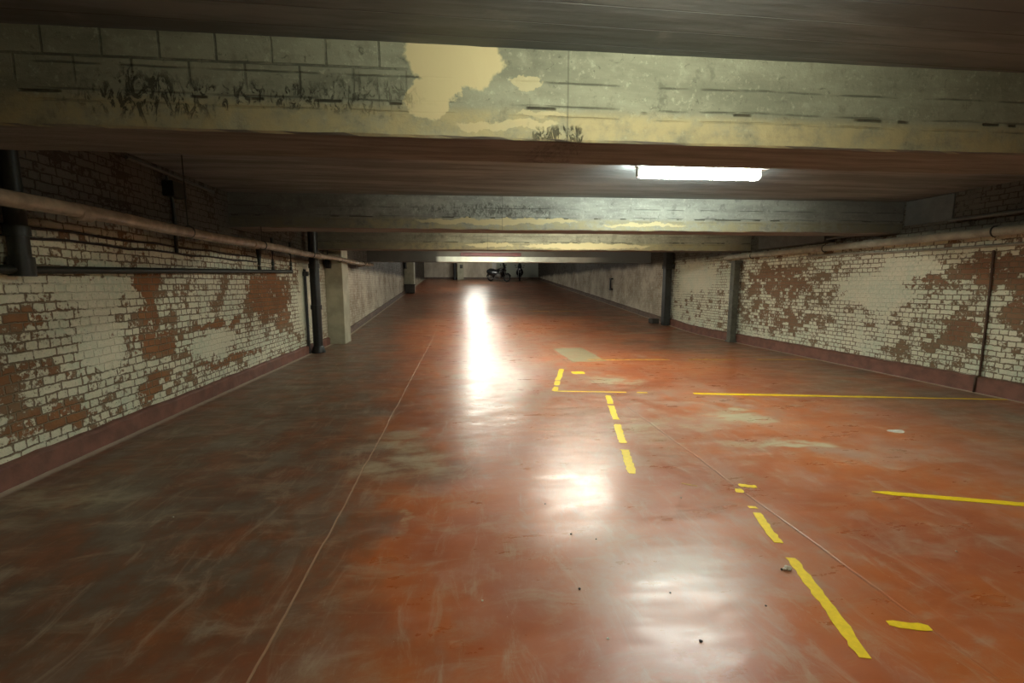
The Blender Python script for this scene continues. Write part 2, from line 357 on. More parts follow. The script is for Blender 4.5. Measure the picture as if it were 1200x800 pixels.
M['beam1'] = concrete('near beam concrete', (0.31, 0.33, 0.24), (0.20, 0.215, 0.155),
    cream=[(-0.02, 0.47, 0.30, 0.18), (-0.14, 0.22, 0.16, 0.12), (0.42, 0.33, 0.10, .04, .6), (0.50, 0.14, 0.16, 0.02, .5), (0.3, 0.07, 0.3, 0.03, .6)],
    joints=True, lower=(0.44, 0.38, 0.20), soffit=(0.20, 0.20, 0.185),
    dark=[(-1.75, 0.17, 0.35, 0.12), (-1.1, 0.20, 0.7, 0.05), (-0.6, 0.22, 0.3, 0.1, .6), (0.62, 0.03, 0.15, 0.05)])
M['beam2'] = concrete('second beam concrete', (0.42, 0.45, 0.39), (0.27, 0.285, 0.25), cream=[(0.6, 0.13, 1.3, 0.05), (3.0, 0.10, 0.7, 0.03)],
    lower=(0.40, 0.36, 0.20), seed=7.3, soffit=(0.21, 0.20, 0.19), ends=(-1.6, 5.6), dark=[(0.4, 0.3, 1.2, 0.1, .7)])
M['beam3'] = concrete('third beam concrete', (0.36, 0.36, 0.26), (0.23, 0.23, 0.165), cream=[(3.2, 0.10, 1.6, 0.07), (0.7, 0.12, 0.6, 0.05)],
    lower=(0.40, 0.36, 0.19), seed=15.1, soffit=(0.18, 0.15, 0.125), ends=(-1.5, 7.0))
def painted_beam():
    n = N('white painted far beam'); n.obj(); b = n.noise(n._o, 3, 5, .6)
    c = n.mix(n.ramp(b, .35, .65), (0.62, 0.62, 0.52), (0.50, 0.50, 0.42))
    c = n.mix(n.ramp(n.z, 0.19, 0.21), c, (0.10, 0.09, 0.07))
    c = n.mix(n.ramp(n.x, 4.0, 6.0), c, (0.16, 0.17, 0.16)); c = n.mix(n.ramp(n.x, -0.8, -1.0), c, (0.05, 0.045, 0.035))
    return n.out(c, 0.7, n.bump(b, 0.01))
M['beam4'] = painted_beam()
def ceiling_material():
    n = N('sooty boarded ceiling'); o = n.obj()
    a = n.noise(n.scale(o, (0.35, 3.0, 1)), 1.6, 6, 0.65); b = n.noise(o, 3, 6, 0.7)
    c = n.mix(n.ramp(a, .38, .62), (0.13, 0.15, 0.155), (0.23, 0.26, 0.265))
    c = n.mix(n.ramp(b, .58, .75, 0, .6), c, (0.27, 0.28, 0.27))
    bd = n.math('FRACT', n.math('MULTIPLY', n.y, 5.5)); ln = n.ramp(bd, 0.06, 0.02)
    c = n.mix(n.math('MULTIPLY', ln, 0.5), c, (0.03, 0.025, 0.02))
    return n.out(c, 0.8, n.bump(n.math('SUBTRACT', a, n.math('MULTIPLY', ln, .6)), 0.012, 0.8))
M['ceiling'] = ceiling_material()
def simple(name, col, rough=0.5, metal=0.0, var=0.25, sc=8, bumpd=0.002, alt=None, spec=None):
    n = N(name); o = n.obj(); a = n.noise(o, sc, 5, 0.65)
    c = n.mix(n.ramp(a, .35, .65), col, alt if alt else tuple(k * (1 - var) for k in col))
    return n.out(c, rough, n.bump(a, bumpd), metal, spec)
M['base'] = simple('dull red painted plinth', (0.215, 0.090, 0.062), 0.6, var=0.45, sc=5, bumpd=0.006, alt=(0.145, 0.064, 0.045))
M['base_far'] = simple('brown painted far plinth', (0.17, 0.11, 0.08), 0.6, var=0.4, sc=4)
M['yellow'] = simple('yellow line paint', (0.92, 0.66, 0.010), 0.45, var=0.12, sc=30, bumpd=0.001)
M['yellow_worn'] = simple('faded yellow line paint', (0.60, 0.34, 0.05), 0.45, var=0.4, sc=9, bumpd=0.001)
M['pale_line'] = simple('pale scuffed line paint', (0.45, 0.33, 0.22), 0.4, var=0.4, sc=6, bumpd=0.001)
M['pipe_tan'] = simple('tan painted pipe', (0.32, 0.245, 0.17), 0.20, sc=6, var=0.35, bumpd=0.002, spec=0.7)
M['pipe_pale'] = simple('pale painted pipe', (0.36, 0.345, 0.27), 0.5, sc=6, var=0.3)
M['pipe_dark'] = simple('dark green black pipe paint', (0.018, 0.022, 0.014), 0.5, sc=10, var=0.5)
M['pipe_black'] = simple('black pipe paint', (0.014, 0.014, 0.013), 0.4, sc=10, var=0.4)
M['post_grey'] = simple('grey painted post', (0.13, 0.13, 0.10), 0.5, sc=7, var=0.4)
M['post_blue'] = simple('dark grey post paint', (0.035, 0.038, 0.036), 0.5, sc=7, var=0.4)
M['trunk_grey'] = simple('grey metal trunking', (0.09, 0.095, 0.085), 0.5, sc=6, var=0.3)
M['column'] = simple('greenish white column paint', (0.44, 0.42, 0.30), 0.6, sc=3, var=0.25, bumpd=0.004)
M['cable'] = simple('black cable', (0.02, 0.016, 0.012), 0.6)
M['rust'] = simple('rusty brown conduit', (0.10, 0.055, 0.032), 0.7, sc=12, var=0.4)
M['plaster'] = simple('grey lit patch and panel', (0.11, 0.12, 0.11), 0.8, sc=3, var=0.3, bumpd=0.005)  # tone of the lit wall patch, also used on the notice panel
M['batten'] = simple('white enamelled batten', (0.62, 0.62, 0.58), 0.35, sc=5, var=0.1)
M['red_steel'] = simple('red painted steel', (0.085, 0.010, 0.007), 0.6, sc=4, var=0.3)
M['dark_box'] = simple('dark brown box paint', (0.045, 0.038, 0.028), 0.6, sc=5)
M['grit'] = simple('dark grit', (0.03, 0.028, 0.02), 0.8)
M['crumb'] = simple('pale plaster crumb', (0.62, 0.58, 0.48), 0.8, sc=30)
M['white_disc'] = simple('chalky white spill', (0.62, 0.56, 0.46), 0.6, sc=14, var=0.15)
M['tyre'] = simple('black tyre rubber', (0.012, 0.012, 0.012), 0.75)
M['moto_black'] = simple('black motorcycle lacquer', (0.012, 0.013, 0.014), 0.25, var=0.1)
M['seat'] = simple('black seat vinyl', (0.015, 0.014, 0.013), 0.6)
M['steel'] = simple('dull steel', (0.25, 0.25, 0.24), 0.35, metal=0.9, var=0.2)
M['glass_lens'] = simple('headlamp lens', (0.45, 0.48, 0.52), 0.15, var=0.1)
M['smoke_glass'] = simple('smoked windscreen', (0.04, 0.05, 0.05), 0.1, var=0.1)
M['red_lens'] = simple('red tail lens', (0.25, 0.01, 0.01), 0.2)
def emis(name, strength, col):
    n = N(name); n.b.inputs['Base Color'].default_value = (.8, .8, .8, 1)
    n.b.inputs['Emission Color'].default_value = (*col, 1); n.b.inputs['Emission Strength'].default_value = strength
    return n.m

# ---------------------------------------------------------------- setting
def strip_profile(ys, fn):
    """quads along Y: fn(y) -> list of (x,z) making an open profile"""
    bm = NB(); rows = [[bm.verts.new((x, y, z)) for x, z in fn(y)] for y in ys]
    for a, b in zip(rows, rows[1:]):
        for i in range(len(a) - 1): bm.faces.new((a[i], a[i + 1], b[i + 1], b[i]))
    return bm
YS = [-3 + i * 0.5 for i in range(94)] + [44.0]
def slab(ys, x0, x1, zt, zb):
    bm = NB(); rows = []
    for y in ys: rows.append([bm.verts.new(p) for p in ((x0, y, zt(y)), (x1, y, zt(y)), (x1, y, zb(y)), (x0, y, zb(y)))])
    for a, b in zip(rows, rows[1:]):
        for i in range(4): bm.faces.new((a[i], a[(i + 1) % 4], b[(i + 1) % 4], b[i]))
    bm.faces.new(rows[0]); bm.faces.new(rows[-1][::-1]); return bm
END = 43.6
YS = [y for y in YS if y < END] + [END + .3]
prop(obj('floor', slab(YS, XL - .3, XR + .3, floor_z, lambda y: floor_z(y) - .25), M['floor'], smooth=True), 'glossy worn red painted floor with dark tyre dirt, sloping up at the far end', kind='structure')
prop(obj('ceiling', slab([-3, 3, 10, 17.6, 30, END + .3], XL - .3, XR + .3, lambda y: ceil_z(y) + .25, ceil_z), M['ceiling']), 'dark sooty concrete ceiling between the beams', kind='structure')
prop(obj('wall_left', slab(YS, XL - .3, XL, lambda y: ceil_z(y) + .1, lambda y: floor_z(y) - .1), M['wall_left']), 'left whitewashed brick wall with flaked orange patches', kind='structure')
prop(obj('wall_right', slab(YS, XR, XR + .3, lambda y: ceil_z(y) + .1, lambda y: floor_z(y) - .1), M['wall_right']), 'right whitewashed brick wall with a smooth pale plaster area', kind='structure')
bm = NB(); box(bm, (XL - .3, END, floor_z(END) - .3), (XR + .3, END + .3, ceil_z(END) + .3)); prop(obj('wall_far', bm, M['wall_far']), 'far rendered end wall', kind='structure')
bm = NB(); box(bm, (XL - .3, -3.3, -.2), (XR + .3, -3, ZC + .2)); prop(obj('wall_rear', bm, M['wall_far']), 'wall behind the viewpoint', kind='structure')

def plinth(side, x_in, x_out, h, ys, m):
    bm = NB(); rows = []
    for y in ys:
        z = floor_z(y); j = (rnd.random() - .5) * .016; k = (rnd.random() - .5) * .008
        s = 1 if x_in > x_out else -1
        rows.append([bm.verts.new(p) for p in ((x_out, y, z - .02), (x_in + k, y, z - .02), (x_in + k, y, z + h - .02 + j), (x_in - s * .02, y, z + h + j), (x_out, y, z + h + .01 + j))])
    for a, b in zip(rows, rows[1:]):
        for i in range(4): bm.faces.new((a[i], a[i + 1], b[i + 1], b[i]))
    bm.faces.new(rows[0]); bm.faces.new(rows[-1][::-1])
    return obj(side, bm, m, smooth=False)
def frange(a, b, s):
    r = []; t = a
    while t < b: r.append(t); t += s
    return r + [b]
prop(plinth('baseboard_left', XL + .06, XL, .18, frange(-2.9, 12.1, .14), M['base']), 'dull red plinth along the near left wall', kind='structure')
prop(plinth('baseboard_left', XL + .07, XL, .17, frange(12.75, 28.3, .3), M['base_far']), 'brown plinth along the far left wall', kind='structure')
prop(plinth('baseboard_right', XR - .07, XR, .22, frange(-2.9, 15.4, .14), M['base']), 'dull red plinth along the near right wall', kind='structure')
prop(plinth('baseboard_right', XR - .07, XR, .17, frange(15.75, END, .3), M['base_far']), 'brown plinth along the far right wall', kind='structure')
bm = NB(); z = floor_z(END); box(bm, (XL, END - .06, z - .02), (XR, END, z + .16), .01)
prop(obj('baseboard_far', bm, M['base_far']), 'brown plinth along the end wall', kind='structure')

# ---------------------------------------------------------------- ceiling beams
def beam(label, yl, yr, width, mat, h=ZC - ZS, z0=ZS, jit=.006, x0=XL, x1=XR, name='concrete_beam'):
    """yl / yr: front face at the left and right wall"""
    o = bpy.data.objects.new(name, None); bpy.data.objects.remove(o)
    bm = NB(); n = 120; rows = []
    for i in range(n + 1):
        t = i / n; x = x0 + (x1 - x0) * t; y = yl + (yr - yl) * t
        def J(k): return (noise.noise(Vector((x * 3.1, k * 7.7, yl))) + .6 * noise.noise(Vector((x * 11, k * 3.3, yl)))) * jit
        c = .012
        rows.append([bm.verts.new(p) for p in ((x, y + J(1), h), (x, y + J(2), h * .45), (x, y + J(3), c + J(4)), (x, y + c + J(5), J(6)),
                                               (x, y + width - c + J(7), J(8)), (x, y + width + J(9), c), (x, y + width, h))])
    for a, b in zip(rows, rows[1:]):
        for i in range(7): bm.faces.new((a[i], a[(i + 1) % 7], b[(i + 1) % 7], b[i]))
    bm.faces.new(rows[0]); bm.faces.new(rows[-1][::-1])
    o = obj(name, bm, mat, loc=(0, 0, z0))
    return prop(o, label, 'beam', 'concrete beams crossing under the ceiling')
beam('nearest wide pale green concrete beam with a cream plaster patch, across the top', 2.90, 2.68, .51, M['beam1'])
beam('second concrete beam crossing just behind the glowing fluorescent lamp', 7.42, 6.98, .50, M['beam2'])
beam('third concrete beam from the front, yellowish along its lower edge at the middle', 11.55, 11.0, .5, M['beam3'])
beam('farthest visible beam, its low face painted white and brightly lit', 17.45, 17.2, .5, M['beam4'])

# ---------------------------------------------------------------- lamps
def lamp(xc, y, key, label, length=1.5, sk=0.0, group='fluorescent ceiling lamps', zc=None, z_lift=0.0):
    zc = ceil_z(y) - (.012 if y > 17.6 else 0)
    st, col = LAMP[key]
    t = thing('fluorescent_lamp', label, 'lamp', (xc, y, zc), sk, group)
    L = length / 2
    bm = NB(); box(bm, (-L - .04, -.045, -.055), (L + .11, .045, 0.0), .006); obj('batten', bm, M['batten'], t)
    bm = NB(); tube(bm, [(-L, 0, -.125), (-L + .03, 0, -.125), (L - .03, 0, -.125), (L, 0, -.125)], [.042, .050, .050, .042], 20)
    obj('glowing_tube', bm, emis('lit tube ' + key, st, col), t, smooth=True)
    for s in (-1, 1):
        bm = NB(); box(bm, (s * (L + .012) - .014, -.032, -.16), (s * (L + .012) + .014, .032, -.05), .006)
        obj('lamp_holder', bm, M['batten'], t)
    bm = NB(); tube(bm, [(-L - .03, .0, -.03), (-L - .09, 0, -.035), (-L - .12, 0, -.02), (-L - .13, 0, 0.0)], .008, 8); obj('supply_cable', bm, M['cable'], t, smooth=True)
    return t
lamp(1.0, 1.5, 'near', 'fluorescent lamp overhead in front of the nearest beam', 1.5)
lamp(2.77, 5.10, 'bay1', 'glowing white fluorescent batten lamp on the ceiling just behind the nearest beam', 1.45, math.radians(-1.2))
lamp(2.35, 8.60, 'bay2', 'fluorescent lamp hidden behind the second beam, mirrored in the floor', 1.5)
lamp(1.45, 12.6, 'bay3', 'fluorescent lamp hidden behind the third beam, mirrored in the floor', 1.5)
lamp(.46, 15.9, 'bay4', 'left of two far lamps in line before the white painted beam', 0.85)
lamp(1.66, 15.9, 'bay4', 'right of two far lamps in line before the white painted beam', 0.85)
lamp(1.25, 22.5, 'ramp', 'lamp over the foot of the far ramp', 1.5)
lamp(.9, 31.0, 'ramp', 'lamp over the top of the far ramp', 1.5)
lamp(1.3, 38.0, 'ramp', 'lamp over the motorcycles by the end wall', 1.5)
bm = NB(); box(bm, (-.02, 17.27, 2.65), (2.3, 17.40, 2.76), .006); box(bm, (-.02, 17.25, 2.765), (2.3, 17.40, 2.785), .003)
prop(obj('red_rail', bm, M['red_steel']), 'narrow red rail fixed across the white painted far beam', 'rail')

# ---------------------------------------------------------------- left wall services
t = thing('drain_pipe', 'long shiny tan pipe hung along the left wall under the beams', 'pipe', (-3.0, 3.0, 2.115))
pts = [(0, -4.0, -.02), (0, 0, 0)] + [(.012 * math.sin(i * .9), i * 1.0, .008 * i + .012 * math.sin(i * 1.7)) for i in range(1, 13)]
last = Vector(pts[-1]); pts += elbow(last + Vector((0, .9, .02)), (0, 1, 0), (-1, .2, 0), .25) + [tuple(last + Vector((-.51, 1.0, .02)))]
bm = NB(); tube(bm, pts, .058, 20); obj('pipe_run', bm, M['pipe_tan'], t, smooth=True)
for yy in (1.0, 4.0, 7.0, 10.0):
    bm = NB(); tube(bm, [(0, yy - .07, .008 * yy), (0, yy - .06, .008 * yy), (0, yy + .06, .008 * yy), (0, yy + .07, .008 * yy)], [.060, .070, .070, .060], 20); obj('coupling', bm, M['pipe_tan'], t, smooth=True)
for yy, top in ((.2, ZS), (4.25, ZS), (8.6, ZS), (2.4, ZC), (6.5, ZC), (11.3, ZC)):
    bm = NB(); torus(bm, (0, yy, .008 * yy), .066, .008, 'Y', 20, 6); tube(bm, [(0, yy, 0.008 * yy + .066), (0, yy, top - 2.115)], .006, 8); obj('hanger', bm, M['pipe_dark'], t, smooth=True)

t = thing('waste_pipe', 'dark green pipe dropping down the left wall then running along it', 'pipe', (XL + .09, 3.95, 1.67))
bm = NB(); tube(bm, [(0, 0, ZC - 1.67), (0, 0, .9), (0, 0, .09)], .066, 14); obj('upright', bm, M['pipe_dark'], t, smooth=True)
bm = NB(); tube(bm, [(0, 0, .34), (0, 0, .26)], .080, 14); obj('collar', bm, M['pipe_dark'], t, smooth=True)
bm = NB(); tube(bm, [(0, 0, .10), (0, 0, -.05)], .082, 14); obj('collar', bm, M['pipe_dark'], t, smooth=True)
bm = NB(); tube(bm, [(0, -3.4, -.02), (0, -.1, 0)] + [(0, i * .9, .027 * i * .9) for i in range(0, 7)] + [(0, 5.66, .153)], .033, 12); obj('pipe_run', bm, M['pipe_dark'], t, smooth=True)
for yy in (4.19, 4.75, 5.62):
    z0 = .027 * yy; bm = NB(); tube(bm, [(0, yy, z0)] + elbow((0, yy, z0 + .12), (0, 0, 1), (0, 0.15, 1), .05) + [(.0, yy + .02, .5)] + [(0, yy + .02, 0.74 if yy > 4.5 else .48)], .026, 10); obj('riser', bm, M['pipe_dark'], t, smooth=True)
for zz, y0, y1 in ((2.02, 3.0, 8.3), (1.94, 3.0, 8.2)):
    pts = [(XL + .018, y0 + (y1 - y0) * i / 14, zz + (.012 * math.sin(i * 2.1 + zz * 9))) for i in range(15)]
    bm = NB(); tube(bm, pts, .011, 8)
    prop(obj('wall_cable', bm, M['cable'], smooth=True), 'upper of the two thin dark cables on the left wall below the tan pipe' if zz > 2 else 'lower of the two thin dark cables on the left wall below the tan pipe', 'cable', 'cables along the left wall')
t = thing('drop_conduit', 'thin dark conduit dropping from a black box high on the left wall', 'pipe', (XL + .03, 6.02, 1.95))
bm = NB(); tube(bm, [(0, 0, 0), (0, .02, .4), (0, 0, .78)], .02, 10); obj('conduit', bm, M['pipe_dark'], t, smooth=True)
bm = NB(); box(bm, (-.03, -.12, .66), (.10, .14, .84), .01); obj('switch_box', bm, M['pipe_dark'], t)
bm = NB(); tube(bm, [(.03, -.75, .93), (.03, .9, .90)], .02, 10); tube(bm, [(.03, -.1, .84), (.03, -.1, .93)], .012, 8); obj('side_conduit', bm, M['trunk_grey'], t, smooth=True)
bm = NB(); tube(bm, [(XL + .028, 3.52, -.0), (XL + .075, 3.52, -.0)], .01, 6); bm.free()
bm = NB(); tube(bm, [(XL + .075, 3.50, 0), (XL + .075, 3.50, .2), (XL + .075, 3.51, .34)], .014, 8)
prop(obj('stub_pipe', bm, M['rust'], smooth=True), 'short dark stub pipe at the foot of the left wall, at the picture edge', 'pipe')

# black downpipe and white column
t = thing('downpipe', 'thick black downpipe standing beside the pale column on the left', 'pipe', (XL + .22, 10.6, 0))
bm = NB(); tube(bm, [(0, 0, .12), (0, 0, ZC)], .105, 20); obj('pipe_run', bm, M['pipe_black'], t, smooth=True)
bm = NB(); tube(bm, [(0, 0, 0), (0, 0, .03), (0, 0, .12), (0, 0, .16)], [.15, .15, .125, .108], 20); obj('foot_flange', bm, M['pipe_black'], t, smooth=True)
for zz in (1.05, 1.98):
    bm = NB(); tube(bm, [(0, 0, zz - .05), (0, 0, zz + .05)], .122, 20); obj('socket', bm, M['pipe_black'], t, smooth=True)
bm = NB(); tube(bm, [(-.17, -.12, .0), (-.17, -.12, 1.9)], .03, 12); box(bm, (-.2, -.16, 1.75), (-.1, -.08, 1.85)); obj('side_pipe', bm, M['post_blue'], t, smooth=True)
bm = NB()
for xx, yy in ((.0, .0),): box(bm, (XL, 12.12, 0), (XL + .44, 12.74, ZC), .012)
prop(obj('column', bm, M['column']), 'square greenish white column standing against the left wall', 'column')
t = thing('pipe_bracket', 'dark bracket and clamp fixed at the top of the pale left column', 'bracket', (XL + .1, 12.08, 2.1))
bm = NB(); box(bm, (-.04, -.10, -.12), (.08, .038, .16), .008); obj('clamp', bm, M['pipe_black'], t)
bm = NB(); tube(bm, [(.02, -.05, .1), (.02, -.05, .85)], .02, 8); obj('rod', bm, M['pipe_black'], t, smooth=True)

# far left pier
y0 = 28.3; z0 = floor_z(y0)
bm = NB(); box(bm, (XL + .004, y0, z0 - .03), (XL + .60, y0 + .7, ceil_z(y0)), .01)
prop(obj('pier', bm, M['column']), 'pale masonry pier standing out from the far left wall', 'pier')
bm = NB(); box(bm, (XL + .04, y0 - .30, z0), (XL + .66, y0 - .005, z0 + .55), .02); box(bm, (XL + .02, y0 - .32, z0 + .50), (XL + .68, y0 - .005, z0 + .56), .01)
prop(obj('crate', bm, M['dark_box']), 'dark box on the floor against the far left pier', 'box')
bm = NB(); tube(bm, [(XL + .10, y0 - .13, z0 + 1.55), (XL + .10, y0 - .13, ceil_z(y0) - .02)], .09, 14); box(bm, (XL + .0, y0 - .16, z0 + 1.5), (XL + .2, y0 - .1, z0 + 1.56))
prop(obj('vent_pipe', bm, M['pipe_black'], smooth=True), 'short black pipe hanging at the top of the far left pier', 'pipe')

# ---------------------------------------------------------------- right wall services
t = thing('service_pipe', 'thick tan pipe along the top of the right brick wall', 'pipe', (XR - .22, 3.0, 2.27))
pts = [(0, -4, 0), (0, 0, 0), (0, 3.2, .01), (0, 6, .02), (0, 8.5, .03)] + elbow((0, 8.85, .03), (0, 1, 0), (1, .2, 0), .2) + [(.16, 8.88, .03)]
bm = NB(); tube(bm, pts, .064, 18); obj('pipe_run', bm, M['pipe_pale'], t, smooth=True)
for yy in (.2, 2.45, 5.34, 7.6):
    bm = NB(); torus(bm, (0, yy, .012), .070, .010, 'Y', 20, 6); box(bm, (0, yy - .015, -.012), (.22, yy + .015, .03)); obj('wall_clamp', bm, M['pipe_black'], t, smooth=False)
for yy in (4.4, 6.9):
    bm = NB(); tube(bm, [(0, yy - .07, .012), (0, yy - .06, .012), (0, yy + .06, .014), (0, yy + .07, .014)], [.066, .076, .076, .066], 18); obj('coupling', bm, M['pipe_pale'], t, smooth=True)
pts = [(XR - .03, -1, 2.0)] + [(XR - .03, 1 + i, 2.02 + .018 * i + .01 * math.sin(i * 2)) for i in range(9)]
bm = NB(); tube(bm, pts, .022, 10)
prop(obj('white_conduit', bm, M['pipe_pale'], smooth=True), 'thin pale conduit fixed along the right wall just below the thick pipe', 'pipe')
bm = NB(); tube(bm, [(XR - .16, -1, 2.50), (XR - .16, 3.5, 2.51), (XR - .16, 6.1, 2.52)], .026, 10)
for yy in (1.5, 4.4, 6.0): box(bm, (XR - .17, yy - .012, 2.50), (XR, yy + .012, 2.53))
prop(obj('upper_pipe', bm, M['trunk_grey'], smooth=True), 'thin grey pipe high on the dark upper right wall above the thick pipe', 'pipe')
t = thing('trunking', 'grey metal cable trunking above the thick pipe on the right wall', 'trunking', (XR - .13, 8.35, 2.42))
bm = NB(); box(bm, (-.12, 0, 0), (.125, 2.0, .30), .008); obj('body', bm, M['trunk_grey'], t)
bm = NB(); box(bm, (-.13, .01, .27), (.125, 1.99, .315), .004); obj('cover', bm, M['trunk_grey'], t)
bm = NB(); tube(bm, [(-.05, -.8, .05), (-.05, .01, .05)], .02, 8); obj('conduit', bm, M['trunk_grey'], t, smooth=True)
bm = NB(); box(bm, (XR - .03, 6.18, 2.54), (XR - .001, 6.92, 2.94), .01)  # thin slab added as a lit area of wall, its light put into the colour
prop(obj('lit_wall_patch', bm, M['plaster']), 'grey slab coloured as the lit patch of the upper right wall beside the second beam', 'plaster')
t = thing('grey_post', 'grey post against the right wall where the thick pipe ends', 'post', (XR - .17, 11.35, 0))
bm = NB(); box(bm, (-.085, -.085, 0), (.085, .085, 2.15), .012); obj('shaft', bm, M['post_grey'], t)
bm = NB(); box(bm, (-.11, -.11, 0), (.11, .11, .04), .006); obj('base_plate', bm, M['post_grey'], t)
bm = NB(); box(bm, (-.11, -.11, 2.14), (.12, .12, 2.2), .01); obj('head_plate', bm, M['post_grey'], t)
t = thing('dark_post', 'dark grey post on the right wall at the foot of the ramp', 'post', (XR - .22, 15.25, floor_z(15.25)))
bm = NB(); box(bm, (-.12, -.12, -.01), (.12, .12, ZC - floor_z(15.25)), .015); obj('shaft', bm, M['post_blue'], t)
bm = NB(); box(bm, (-.14, -.14, 2.0), (.20, .14, 2.16), .01); obj('collar', bm, M['post_blue'], t)
bm = NB(); box(bm, (XR - .62, 15.45, floor_z(15.9) - .01), (XR - .36, 15.8, floor_z(15.9) + .16), .02)
prop(obj('dark_block', bm, M['dark_box']), 'low dark block on the floor beside the dark post', 'block')
bm = NB(); tube(bm, [(XR - .02, 5.55, .22), (XR - .015, 5.56, 1.0), (XR - .02, 5.57, 1.7), (XR - .02, 5.58, 2.04)], .014, 8)
tube(bm, [(XR - .085, 5.55, 0), (XR - .085, 5.55, .215), (XR - .02, 5.55, .235)], .014, 8)
prop(obj('earth_conduit', bm, M['rust'], smooth=True), 'thin rusty conduit running straight down the right brick wall to the floor', 'pipe')
t = thing('wall_bracket', 'small black wall bracket on the far right wall beyond the dark post', 'bracket', (XR, 21.8, 1.29))
bm = NB(); box(bm, (-.10, -.04, 0), (-.04, .06, .62), .01); obj('bar', bm, M['pipe_black'], t)
for zz in (.02, .54):
    bm = NB(); box(bm, (-.12, -.22, zz), (0, .05, zz + .07), .01); obj('arm', bm, M['pipe_black'], t)

# ---------------------------------------------------------------- end wall fittings
ye = 42.4; ze = floor_z(ye)
bm = NB(); box(bm, (-.40, ye, ze - .02), (.20, ye + .6, ceil_z(ye)), .02)
prop(obj('column', bm, M['column']), 'white column standing before the far end wall', 'column')
bm = NB(); tube(bm, [(-.62, ye + .2, ze), (-.62, ye + .2, ceil_z(ye))], .13, 14); tube(bm, [(-.62, ye + .2, ze), (-.62, ye + .2, ze + .1)], .17, 14)
prop(obj('downpipe', bm, M['pipe_black'], smooth=True), 'black downpipe beside the white column at the far end', 'pipe')
t = thing('notice', 'small dark notice on the white column at the far end', 'sign', (-.02, ye, ze + 1.05))
bm = NB(); box(bm, (-.13, -.02, 0), (.13, .0, .34), .004); obj('board', bm, M['dark_box'], t)
bm = NB(); box(bm, (-.08, -.026, .20), (.06, -.02, .27)); obj('panel', bm, M['plaster'], t)
bm = NB(); box(bm, (2.95, END - .10, floor_z(END) + .15), (3.35, END - .004, ceil_z(END) - .02), .01)
prop(obj('pilaster', bm, M['batten']), 'pale pilaster on the end wall behind the motorcycle', 'pilaster')

# ---------------------------------------------------------------- motorcycles
def wheel(t, y, r, name='wheel'):
    bm = NB(); torus(bm, (0, y, r), r - .055, .055, 'X', 32, 8); w_ = obj(name, bm, M['tyre'], t, smooth=True)
    bm = NB(); torus(bm, (0, y, r), r - .115, .016, 'X', 28, 6)
    for k in range(10):
        a = math.pi * 2 * k / 10; tube(bm, [(0, y + .03 * math.cos(a), r + .03 * math.sin(a)), (0, y + (r - .12) * math.cos(a), r + (r - .12) * math.sin(a))], .007, 5)
    tube(bm, [(-.08, y, r), (.08, y, r)], .035, 12); obj('rim', bm, M['steel'], w_, smooth=True)
def loft(bm, secs, n=14):
    """secs: (y, z, half width, half height)"""
    rings = [[bm.verts.new((hw * math.cos(2 * math.pi * j / n), y, z + hh * math.sin(2 * math.pi * j / n))) for j in range(n)] for y, z, hw, hh in secs]
    for a, b in zip(rings, rings[1:]):
        for j in range(n): bm.faces.new((a[j], a[(j + 1) % n], b[(j + 1) % n], b[j]))
    bm.faces.new(rings[0]); bm.faces.new(rings[-1][::-1]); return bm
